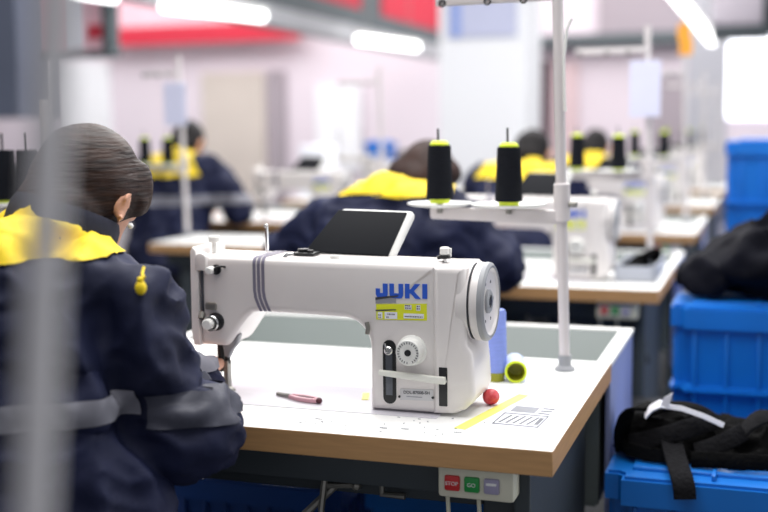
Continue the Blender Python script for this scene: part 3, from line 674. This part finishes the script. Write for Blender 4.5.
# ================================================================== PEOPLE
def finger_chain(mb, base, d, bend, L, r):
    p = Vector(base); d = Vector(d).normalized(); ax = d.cross(Vector(bend)).normalized()
    for k in range(3):
        q = p+d*L*(.45, .32, .23)[k]; capsule(mb, p, q, r*(1-.08*k), r*(1-.08*(k+1)), 10); p = q
        d = Matrix.Rotation(.38, 3, ax) @ d
def make_person(label, J, hair=HAIR, vox=.009, jacket=NAVY, group='workers in navy and yellow jackets', yoke=None, tape=None, seed=1, collar_tilt=(0, 0, 1), hairstyle='short', girth=1.0, bulk=(), tape_mats=None, fold=1.0, collar_up=.035, hair_bulk=()):
    """J: world positions of the joints"""
    V = {k: Vector(v) for k, v in J.items()}
    t = thing('person', label, 'person', (V['pelvis'].x, V['pelvis'].y, 0), group)
    pel, chest, neck, head = V['pelvis'], V['chest'], V['neck'], V['head']
    up = (head-neck).normalized(); face = V['face'].normalized(); face = (face-up*face.dot(up)*.3).normalized(); side = face.cross(up).normalized()
    hup = side.cross(face).normalized()
    B = MB()
    HR = Matrix((side, face, hup)).transposed()
    B.sphere(head, (.073, .088, .098), n=24, rot=HR)                                         # skull
    B.sphere(head+face*.035-hup*.045, (.055, .055, .062), n=20, rot=HR)                      # jaw and cheeks
    B.sphere(head+face*.062-hup*.088, (.024, .022, .02), n=14, rot=HR)                       # chin
    capsule(B, head+face*.088+hup*.005, head+face*.106-hup*.022, .008, .012, 10)             # nose
    B.sphere(head+face*.088-hup*.054, (.024, .010, .006), n=12, rot=HR)                      # lips
    B.sphere(head+face*.088-hup*.064, (.020, .010, .007), n=12, rot=HR)
    for s_ in (-1, 1):
        B.sphere(head+face*.080+side*.032*s_+hup*.004, (.016, .011, .010), n=12, rot=HR)     # lids over the eyes
        capsule(B, head+face*.086+side*.016*s_+hup*.024, head+face*.074+side*.050*s_+hup*.026, .008, .007, 10)   # brow
        e = head+side*.084*s_-face*.014-hup*.012                                              # ear: rim, lobe and bowl
        pts = [e+face*(.011*math.cos(a)-.002)+hup*(.021*math.sin(a))+side*s_*(.006+.004*math.cos(a+PI)) for a in [math.radians(x) for x in range(-110, 161, 27)]]
        for p, q in zip(pts, pts[1:]): capsule(B, p, q, .0042, .0042, 8)
        B.sphere(e-hup*.020+face*.004, (.006, .006, .008), n=10, rot=HR); B.sphere(e-side*s_*.005, (.009, .011, .018), n=12, rot=HR)
    capsule(B, neck-up*.06, head-hup*.06-face*.015, .056, .050, 16)
    capsule(B, pel, chest, .10, .10, 18)
    for s_ in ('R', 'L'):
        sh, el, wr = V['sh'+s_], V['el'+s_], V['wr'+s_]
        capsule(B, chest.lerp(sh, .4), sh, .07, .045, 14); capsule(B, sh, el, .045, .036, 14); capsule(B, el, wr, .036, .027, 14)
        d = (wr-el).normalized(); h = wr+d*.035
        lat = d.cross(Vector((0, 0, 1))).normalized()
        B.sphere(h+d*.03, (.02, .02, .02), n=10)
        for k in range(-1, 3): capsule(B, wr, wr+d*.085+lat*(k-.5)*.019, .020, .0115, 10)
        for k, L in zip(range(-1, 3), (.062, .075, .080, .070)): finger_chain(B, wr+d*.085+lat*(k-.5)*.019, d, (0, 0, -1), L, .0092)
        inn = -1 if s_ == 'R' else 1
        finger_chain(B, wr+d*.030+lat*.030*inn, d+lat*.8*inn, (0, 0, -1), .062, .0105)
        hip = pel+Vector((.09 if s_ == 'R' else -.09, .0, -.02)); kn = Vector((hip.x+(.05 if s_ == 'R' else -.05), hip.y+.40, .47)); an = Vector((kn.x, kn.y-.03, .09))
        capsule(B, hip, kn, .085, .058, 14); capsule(B, kn, an, .052, .036, 14)
        capsule(B, an-Vector((0, .03, .03)), an+Vector((0, .14, -.055)), .034, .028, 12)
    fuse(B, vox*.75, 5).build('body', SKIN, t, 60)
    # trousers and shoes
    Tm = MB(); Sm = MB()
    for s_ in (-1, 1):
        hip = pel+Vector((.09*s_, .0, -.02)); kn = Vector((hip.x+.05*s_, hip.y+.40, .47)); an = Vector((kn.x, kn.y-.03, .09))
        capsule(Tm, hip, kn, .10, .072, 14); capsule(Tm, kn, an+Vector((0, 0, .02)), .068, .055, 14); Tm.sphere(pel-Vector((0, .02, .02)), (.17, .14, .09), n=14)
        capsule(Sm, an-Vector((0, .035, .05)), an+Vector((0, .15, -.055)), .044, .036, 12)
    fuse(Tm, .014, 5).build('trousers', TROUSER, t, 60); fuse(Sm, .012, 3).build('shoes', BLACK, t, 60)
    # jacket
    K = MB(); g = girth
    lean = (chest-pel).normalized(); latv = (V['shR']-V['shL']).normalized(); fw = latv.cross(lean).normalized()*-1
    if fw.y < 0: fw = -fw
    TR = Matrix((latv, fw, latv.cross(fw))).transposed()
    for k, (rx, ry) in enumerate(((.215, .165), (.21, .165), (.205, .16), (.205, .155), (.21, .15), (.20, .14))):
        K.sphere(pel.lerp(chest, k/5)+lean*.02*k/5, (rx*g, ry*g, .10), n=22, rot=TR)
    for s_ in ('R', 'L'):
        sh, el, wr = V['sh'+s_], V['el'+s_], V['wr'+s_]
        capsule(K, chest+lean*.05, sh, .125*g, .078*g, 16); capsule(K, neck-lean*.05, sh, .075*g, .06*g, 16)
        capsule(K, sh, el, .078*g, .064*g, 16); capsule(K, el, wr-(wr-el)*.1, .066*g, .045*g, 16)
    capsule(K, chest, neck-up*.02, .13*g, .078, 16)
    for c_, r_3 in bulk: K.sphere(c_, r_3, n=18)
    JK = fuse(K, vox, 5, disp=[(.014*g, 7, (1, 1, 1, 0)), (.015*fold, 8, (1.5, 1.2, .6, 1)), (.008*fold, 17, (.8, 1, 1.4, 1)), (.003, 34, (1, 1, 1.5, 0))], seed=seed)
    JK.build('jacket', jacket, t, 70)
    # collar
    cc = neck-up*collar_up; cr = Vector(collar_tilt)
    MB().lathe([(.072, -.035), (.086, -.005), (.084, .040), (.079, .052), (.072, .046), (.068, -.035)], cc, cr, 40).build('collar', NAVYDARK, t, 60)
    if yoke: cut(JK, yoke, .004).build('shoulder_yoke', YELLOW, t, 70)
    if tape:
        for k, pl in enumerate(tape): cut(JK, pl, .0045).build('reflective_tape', tape_mats[k] if tape_mats else REFLECT, t, 70)
    # hair
    Hm = MB(); back = -face
    Hm.sphere(head+back*.008+hup*.010, (.081, .096, .098), n=26, rot=HR)
    Hm.sphere(head+back*.045-hup*.045, (.070, .060, .062), n=20, rot=HR)
    if hairstyle == 'swept':
        for s_ in (-1, 1):
            Hm.sphere(head+side*.054*s_+face*.038+hup*.022, (.026, .042, .060), n=16, rot=HR)
            capsule(Hm, head+side*.070*s_+face*.036+hup*.015, head+side*.064*s_+face*.050-hup*.022, .016, .011, 12)
    for c_, r_3 in hair_bulk: Hm.sphere(c_, r_3, n=16)
    HH = fuse(Hm, vox*.7, 4, disp=[(.004, 18, (1, 1, 1, 0))], seed=seed)
    HH = cut(HH, [(head+face*.070+hup*.0, face*1.0-hup*.35)], 0) if hairstyle != 'swept' else cut(HH, [(head+face*.078, face), (head-hup*.040-face*.004, face*.75-hup)], 0)
    HH.build('hair', hair, t, 70)
    return t, V, JK

def stool(x, y, label, h=.44):
    t = thing('stool', label, 'stool', (x, y, 0), 'stools behind the workers')
    MB().lohi((x-.17, y-.14, h-.035), (x+.17, y+.14, h), .012).build('seat', BLACK, t)
    for sx in (-1, 1):
        for sy in (-1, 1): MB().cyl((x+.13*sx, y+.10*sy, h-.03), (x+.15*sx, y+.12*sy, 0), .012, n=10).build('leg', SLATE, t)
    return t

# the woman in the foreground
Zv = Vector((0, 0, 1))
P1, V1, JK1 = make_person('person with brown hair in navy and yellow jacket at the nearest sewing machine',
    dict(pelvis=(-.80, -.30, .57), chest=(-.785, -.25, .91), neck=(-.728, -.165, 1.06), head=(-.712, -.10, 1.137), face=(.02, 1, -.42),
         shR=(-.592, -.205, .985), shL=(-.96, -.18, .985), elR=(-.560, -.16, .800), elL=(-1.04, -.06, .82), wrR=(-.64, .10, .812), wrL=(-.80, .14, .815)),
    HAIR, vox=.007, yoke=[((0, -.33, 1.058), (0, 0, -1)), ((-.590, 0, 1.06), (1, 0, -.8))],
    tape=[[((0, 0, .834), (0, 0, -1)), ((0, 0, .872), (0, 0, 1)), ((-.545, 0, 0), (1, 0, 0))], [((0, 0, .815), (0, 0, -1)), ((0, 0, .862), (0, 0, 1)), ((-.535, 0, 0), (-1, 0, 0))]],
    tape_mats=(REFLECT, mat('off_angle_tape', (58, 60, 74), .6, var=.1, vscale=20)), seed=2, hairstyle='swept', collar_tilt=(.22, .34, 1), collar_up=-.012,  # sleeve: same reflective tape, its weaker light return painted as darker grey
    bulk=(((-.79, -.27, 1.00), (.16, .10, .10)), ((-.775, -.255, 1.042), (.13, .07, .07)), ((-.533, -.155, .795), (.085, .085, .062)), ((-.63, -.24, .68), (.11, .12, .15))))
# cord toggle on her shoulder and an earring
sp = Vector((-.522, -.262, 1.020))
mb = MB(); mb.sphere(sp, (.008, .008, .010)); mb.sphere(sp+Vector((0, 0, .011)), (.005, .005, .005)); mb.tube([sp+Vector((-.006, .02, .026)), sp+Vector((-.002, .008, .018)), sp+Vector((.006, .0, .014))], .002, 8)
mb.build('cord_toggle', YELLOW, P1)
MB().sphere(V1['head']+Vector((.088, -.016, -.046)), .0045).build('earring', WHITEINK, P1)

worker_lbl = {}
def back_worker(dx, dy, label, hair, lean=0.0, hx=0.0, seed=3, yk=True, tape=False, vox=.014, turn=0.0, dz=0, yz=0):
    x0, y0 = dx, dy
    c = Vector((x0, y0+.10+lean*.2, .90-lean*.06+dz)); n = Vector((x0+hx*.5, y0+.16+lean*.33, 1.05-lean*.13+dz)); h = Vector((x0+hx, y0+.23+lean*.38, 1.135-lean*.12+dz))
    J = dict(pelvis=(x0, y0, .57), chest=c, neck=n, head=h, face=(turn, 1, -.4-lean*.4),
        shR=c+Vector((.185, .03, .085)), shL=c+Vector((-.185, .03, .085)), elR=c+Vector((.30, .08, -.10)), elL=c+Vector((-.30, .08, -.10)),
        wrR=(x0+.14, y0+.46, .815), wrL=(x0-.10, y0+.46, .815))
    zy = n.z-.035+yz
    yoke = [((0, n.y-.30, zy-.02), (0, .10, -1)), ((x0+.17, 0, zy), (1, 0, .6)), ((x0-.19, 0, zy), (-1, 0, .6))] if yk else None
    tp = [[((0, 0, c.z-.07), (0, 0, -1)), ((0, 0, c.z-.025), (0, 0, 1))]] if tape else None
    return make_person(label, J, hair, vox=vox, yoke=yoke, tape=tp, seed=seed, collar_tilt=(0, .3, 1))
make_person('person bent low over the second table, yellow yoke behind the control panel',
    dict(pelvis=(-.72, 1.30, .57), chest=(-.70, 1.34, .92), neck=(-.66, 1.45, 1.030), head=(-.640, 1.50, 1.092), face=(.1, 1, -.9),
         shR=(-.50, 1.35, .985), shL=(-.89, 1.33, .955), elR=(-.40, 1.38, .86), elL=(-1.02, 1.36, .86), wrR=(-.52, 1.72, .815), wrL=(-.86, 1.70, .815)),
    HAIRBR, vox=.012, yoke=[((0, 1.3, 1.066), (0, .25, -1)), ((-.50, 0, 1.06), (1, 0, 0)), ((-.84, 0, 1.06), (-1, 0, 0))], seed=5, collar_tilt=(0, .6, 1), hair_bulk=(((-.635, 1.47, 1.105), (.112, .07, .062)),),
    bulk=(((-.67, 1.33, 1.000), (.17, .10, .085)), ((-.70, 1.31, .92), (.27, .11, .13))))
back_worker(-2.45, 3.17, 'person with black hair seated at left behind the pale pole', HAIRB, lean=.1, hx=.0, seed=8, tape=True, dz=.055, yz=-.035)
back_worker(-.70, 2.95, 'person in navy and yellow seated at the third table beside the near pole', HAIRB, lean=.45, hx=.0, seed=11, dz=.035, yz=.035)
back_worker(-.66, 4.72, 'person with dark hair at the fourth table behind the second row cones', HAIRB, lean=.2, hx=.0, seed=13, yz=.02)
for (x, y_, lb) in ((-.72, 1.32, 'black stool under the worker at the second table'), (-2.45, 3.14, 'black stool under the worker at left'), (-.70, 2.92, 'black stool under the worker at the third table'), (-.66, 4.69, 'black stool under the worker at the fourth table')):
    stool(x, y_, lb, .43)
stool(-.80, -.32, 'black stool under the nearest worker', .43)

# ================================================================== FURTHER ROWS
def row(dy, nth, tray=True):
    dup(T1, (0, dy, 0), f'white topped sewing table in the {nth} row of the right-hand line')
    dup(M1, (0, dy, 0), f'white sewing machine on the {nth} table of the right-hand line')
    dup(S1, (0, dy, 0), f'thread stand on the {nth} table of the right-hand line')
    dup(C1, (0, dy, 0), f'left black thread cone above the {nth} table of the right-hand line')
    dup(C2, (0, dy, 0), f'right black thread cone above the {nth} table of the right-hand line')
row(1.70, 'second'); row(3.45, 'third'); row(5.2, 'fourth'); row(6.95, 'fifth')
# left-hand line of tables
TL = make_table(-2.19, -1.30, 2.58, 'white table at left with a thread stand on its rear corner', full=False, trough=False, D=.42)
dup(T1, (-1.62, 3.68, 0), 'white table with brown edge beyond the left worker')
dup(M1, (-1.62, 3.68, 0), 'white machine on the table beyond the left worker')
dup(T1, (-1.62, 5.4, 0), 'second white table beyond the left worker')
dup(M1, (-1.62, 5.4, 0), 'white machine on the second table beyond the left worker')
dup(S1, (-1.62, 3.68, 0), 'thread stand on the table beyond the left worker')
# stand beside the left worker
SL = make_stand('pale pole thread stand standing in front of the left worker', -.21, ((-.19, .055), (-.075, .055))); SL.location += Vector((-2.15-PX, 2.85-PY, 0))
make_cone(-2.15-.19, 1.0825, 'left black cone in front of the left worker', 2.83)
make_cone(-2.15-.075, 1.0825, 'right black cone in front of the left worker', 2.83)
# stand hidden mostly by the woman: two cones at the left edge
SW = make_stand('short thread stand at the left edge behind the nearest worker', -.12, ((-.095, .034), (-.035, .034)), 0, 1.3); SW.location += Vector((-1.145-PX, .42-PY, 0))
make_cone(-1.24, 1.0825, 'black thread cone at the left edge of the photo', .40, False); make_cone(-1.18, 1.0825, 'black thread cone partly behind the blurred pole at the left edge', .40, False)
hang_paper(-2.165, 2.80, 1.255, 1.44, .11, 'lilac paper sheet hung on the stand before the left worker')
hang_paper(-.10, 2.22, 1.262, 1.445, .10, 'lilac paper sheet hung on the second row thread stand')

# open tray with black offcuts on the second table
t = thing('parts_tray', 'pale grey open tray holding black offcuts on the second table', 'tray', (-.087, 2.03, TZ))
mb = MB(); x0, x1, y0, y1, zt = -.148, -.025, 1.86, 2.20, TZ+.048
mb.lohi((x0, y0, TZ), (x1, y1, TZ+.006), .002)
for lo, hi in (((x0, y0, TZ), (x1, y0+.006, zt)), ((x0, y1-.006, TZ), (x1, y1, zt)), ((x0, y0, TZ), (x0+.006, y1, zt)), ((x1-.006, y0, TZ), (x1, y1, zt))): mb.lohi(lo, hi, .002)
mb.build('tray_shell', mat('pale_grey_tray', (176, 180, 190), .45, var=.04), t)
for k, (ax_, ay, bz) in enumerate(((-.112, 1.98, .04), (-.095, 2.05, .055), (-.070, 2.10, .065), (-.090, 1.93, .035), (-.062, 2.14, .06))):
    p = Vector((ax_, ay, TZ+.012))
    tag(MB().ribbon([p+Vector((-.03, -.03, .0)), p+Vector((-.01, 0, bz*.7)), p+Vector((.015, .02, bz)), p+Vector((.02, .05, .01))], .03, .005, (1, -.4, 0)).build('fabric_offcut', BLKCLOTH, None, origin=p), 'black fabric offcut lying in the grey tray on the second table', 'fabric offcut', 'black offcuts in the grey tray')

# ================================================================== CRATES AND CLOTH ON THE RIGHT
def make_crate(x0, x1, y0, y1, z0, z1, label, m=CRATE):
    t = thing('storage_crate', label, 'crate', ((x0+x1)/2, (y0+y1)/2, z0), 'blue plastic storage crates')
    cx, cy = (x0+x1)/2, (y0+y1)/2
    bm = bmesh.new(); bmesh.ops.create_cube(bm, size=1)
    for v in bm.verts:
        k = 1 if v.co.z > 0 else .94
        v.co = Vector((cx+v.co.x*(x1-x0-.03)*k, cy+v.co.y*(y1-y0-.03)*k, z0+(v.co.z+.5)*(z1-z0-.03)))
    bmesh.ops.bevel(bm, geom=[e for e in bm.edges if abs((e.verts[0].co-e.verts[1].co).z) > .1], offset=.03, segments=4, affect='EDGES')
    MB().add_bm(bm).build('body', m, t, 40)
    mb = MB(); h = z1-z0
    nx = 7; ny = 6
    for k in range(nx):
        x = x0+.06+(x1-x0-.12)*k/(nx-1); mb.lohi((x-.004, y0+.008, z0+.05), (x+.004, y0+.03, z1-.06), .002)
    for k in range(ny):
        y = y0+.06+(y1-y0-.12)*k/(ny-1); mb.lohi((x0+.006, y-.004, z0+.05), (x0+.03, y+.004, z1-.06), .002); mb.lohi((x1-.03, y-.004, z0+.05), (x1-.006, y+.004, z1-.06), .002)
    mb.build('rib', m, t)
    for zz, hh in ((z1-.055, .055), (z1-h*.55, .012)):
        bm = bmesh.new(); bmesh.ops.create_cube(bm, size=1)
        for v in bm.verts: v.co = Vector((cx+v.co.x*(x1-x0), cy+v.co.y*(y1-y0), zz+(v.co.z+.5)*hh))
        bmesh.ops.bevel(bm, geom=[e for e in bm.edges if abs((e.verts[0].co-e.verts[1].co).z) > hh*.5], offset=.035, segments=5, affect='EDGES')
        bmesh.ops.bevel(bm, geom=[e for e in bm.edges if abs((e.verts[0].co-e.verts[1].co).z) < 1e-5 and all(abs(v.co.z-(zz+hh)) < 1e-5 for v in e.verts)], offset=.006, segments=2, affect='EDGES')
        MB().add_bm(bm).build('rim' if hh > .03 else 'band', m, t, 40)
    mb = MB(); mb.lohi((x0+.05, y0+.05, z1-.005), (x1-.05, y1-.05, z1+.007), .004)
    for k in range(1, 3): mb.lohi((x0+.05+(x1-x0-.1)*k/3-.004, y0+.02, z1-.004), (x0+.05+(x1-x0-.1)*k/3+.004, y1-.02, z1+.011), .002)
    mb.build('lid_panel', m, t, 40)
    return t
make_crate(.008, .56, .48, .88, .29, .580, 'blue crate at lower right with black straps heaped on it')
make_crate(.018, .55, .49, .87, 0, .278, 'blue crate underneath the lower right crate with straps')
make_crate(.070, .64, 1.20, 1.50, .41, .795, 'tall blue crate carrying the dark garment heap')
make_crate(.08, .63, 1.21, 1.49, 0, .397, 'blue crate underneath the garment heap crate')
# crates lower still, seen under the near table
make_crate(-.56, -.20, .70, 1.05, 0, .43, 'blue crate under the foreground table at right')
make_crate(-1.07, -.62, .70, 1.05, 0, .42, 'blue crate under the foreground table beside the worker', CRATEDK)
make_crate(.06, .46, 2.30, 2.70, 0, .74, 'blue crate top showing between the tables and the garment heap')
# straps
def strap(pts, w, label, m=BLKCLOTH, th=.007, side=(0, 0, 1)):
    P_ = [Vector(p) for p in pts]; Q = []
    n = len(P_)
    for i in range(n-1):
        p0, p1, p2, p3 = P_[max(i-1, 0)], P_[i], P_[i+1], P_[min(i+2, n-1)]
        for k in range(6):
            s = k/6; Q.append(.5*((2*p1)+(-p0+p2)*s+(2*p0-5*p1+4*p2-p3)*s*s+(-p0+3*p1-3*p2+p3)*s**3))
    Q.append(P_[-1])
    zmin = min(q.z for q in Q)
    return tag(MB().ribbon(Q, w, th, side).build('fabric_strap', m, None, 50, origin=(P_[0].x, P_[0].y, zmin)), label, 'fabric strap', 'black straps heaped on the near crate')
ZT = .591
hb = MB()
for (x, y, z, rx, ry, rz) in ((.065, .68, .60, .050, .09, .065), (.10, .68, .61, .07, .09, .055), (.17, .68, .605, .07, .09, .050), (.25, .70, .60, .08, .09, .045), (.33, .70, .60, .08, .09, .055), (.42, .70, .60, .08, .09, .05), (.13, .62, .59, .08, .05, .03), (.26, .62, .585, .12, .05, .025)):
    hb.sphere((x, y, z), (rx, ry, rz), n=16)
heap = fuse(hb, .007, 3, disp=[(.014, 18, (1, 1, 1, 1)), (.006, 40, (1, 1, 1, 0))], seed=4)
for v in heap.v: v.z = max(v.z, ZT)
tag(heap.build('fabric_pile', BLKCLOTH, None, 70, origin=(.22, .68, ZT)), 'crumpled heap of black fabric on the lower right blue crate', 'fabric pile')
strap([(.045, .60, .612), (.105, .585, .634), (.155, .58, .655), (.205, .61, .668)], .036, 'broad charcoal strap lying diagonally across the black heap', BLKCLOTH2, side=(0, .45, 1))
strap([(.122, .60, .635), (.136, .54, .612), (.150, .485, .596), (.158, .464, .578), (.161, .460, .555)], .040, 'charcoal strap end hanging over the front rim of the crate', BLKCLOTH2, side=(1, 0, 0))
strap([(.172, .575, .612), (.215, .57, .632), (.258, .60, .652)], .034, 'charcoal strap lying right of the hanging strap end', BLKCLOTH2, side=(0, .5, 1))
strap([(.030, .62, .598), (.030, .60, .640), (.046, .59, .680), (.085, .60, .690)], .042, 'black strap folded over the left end of the heap', BLKCLOTH, side=(.6, .8, .1))
strap([(.24, .60, .625), (.268, .62, .660), (.300, .65, .672), (.335, .65, .640)], .034, 'charcoal strap looped at the right of the heap', BLKCLOTH2, side=(0, 1, .5))
strap([(.165, .555, .603), (.22, .55, .607), (.28, .55, .608), (.34, .57, .606)], .030, 'wide black strap low along the front right of the heap', BLKCLOTH, side=(0, .25, 1))
strap([(.042, .585, .605), (.09, .56, .604), (.145, .56, .604)], .026, 'black strap low along the front left of the heap', BLKCLOTH, side=(0, .25, 1))
strap([(.07, .62, .668), (.12, .63, .685), (.17, .64, .680), (.21, .66, .655)], .030, 'black strap under the white tie on top of the heap', BLKCLOTH, side=(0, 1, .3))
t = thing('white_tie', 'white cloth tie with a pointed end lying on the black heap', 'cloth tie', (.12, .58, .67))
MB().ribbon([(.076, .575, .676), (.088, .57, .693), (.104, .57, .703), (.120, .575, .700)], .018, .003, (0, .7, .7)).build('knot_loop', PAPER, t)
MB().prism([(.102, .694), (.120, .696), (.128, .727), (.112, .716)], .567, .570, 0).build('pointed_end', PAPER, t, 0)
MB().ribbon([(.112, .575, .698), (.145, .572, .696), (.185, .572, .684), (.222, .575, .668)], .010, .003, (0, .3, 1)).build('tail', PAPER, t)
# dark garments on the far crate
hb = MB()
for (x, y, z, rx, ry, rz) in ((.17, 1.40, .845, .085, .14, .05), (.27, 1.40, .88, .12, .16, .085), (.40, 1.44, .93, .14, .17, .12), (.52, 1.44, .97, .14, .17, .14)):
    hb.sphere((x, y, z), (rx, ry, rz), n=18)
g = fuse(hb, .012, 4, disp=[(.03, 7, (1, 1, 1.8, 1)), (.012, 16, (1, 1, 1.5, 0))], seed=17)
for v in g.v: v.z = max(v.z, .812)
tag(g.build('garment_heap', DKGARM, None, 70, origin=(.35, 1.42, .812)), 'rumpled heap of dark navy garments on the tall blue crate', 'garments')
# crates far right
make_crate(.13, .75, 3.0, 3.45, .72, 1.17, 'blue crate standing high at the right edge behind the garments')
make_crate(.14, .74, 3.02, 3.43, .36, .707, 'blue crate directly under the high one at the right edge')
make_crate(.14, .74, 3.02, 3.43, 0, .347, 'lowest blue crate of the stack at the right edge')
stool(-.105, 1.50, 'black stool standing empty in the aisle behind the foreground table', .46)
# blurred pale pole close to the lens
a = Vector((-.022, -1.157, 1.2935)); b = Vector((-.025, -1.185, 1.063)); d = (b-a)/(a.z-b.z)
t = thing('metal_pole', 'blurred pale metal pole crossing the left of the photo from top to bottom', 'pole', tuple(a+d*a.z))
MB().cyl(a+d*(a.z-.01), a-d*.75, .0085, n=20).build('pole', mat('grey_pole_paint', (214, 212, 214), .45, var=.05), t)
MB().lathe([(0, 0), (.09, 0), (.09, .01), (.02, .02), (0, .02)], a+d*a.z, (0, 0, 1), 24).build('base', STEEL, t)

# things on and beyond the left tables
c = wp(277, 190, 7.3)
t = thing('white_carton', 'white carton standing among the machines left of centre', 'carton', (c.x, 5.75, TZ))
MB().lohi((c.x-.10, 5.70, TZ), (c.x+.10, 5.95, 1.12), .01).build('box', PAPER, t)
x0, x1 = wp(352, 150, 8.4).x, wp(376, 150, 8.4).x
make_crate(x0, x1, 6.55, 6.9, .60, 1.13, 'small blue crate standing far behind the bent worker')
make_crate(x0+.01, x1-.01, 6.56, 6.89, 0, .587, 'small blue crate under the one far behind the bent worker')

# bent wire hanging beside the pole of the nearest stand
MB().tube([(-.070, .556, 1.435), (-.078, .554, 1.415), (-.083, .553, 1.36), (-.081, .553, 1.28), (-.079, .553, 1.262)], .003, 8).build('wire_hook', PLASTIC, S1)
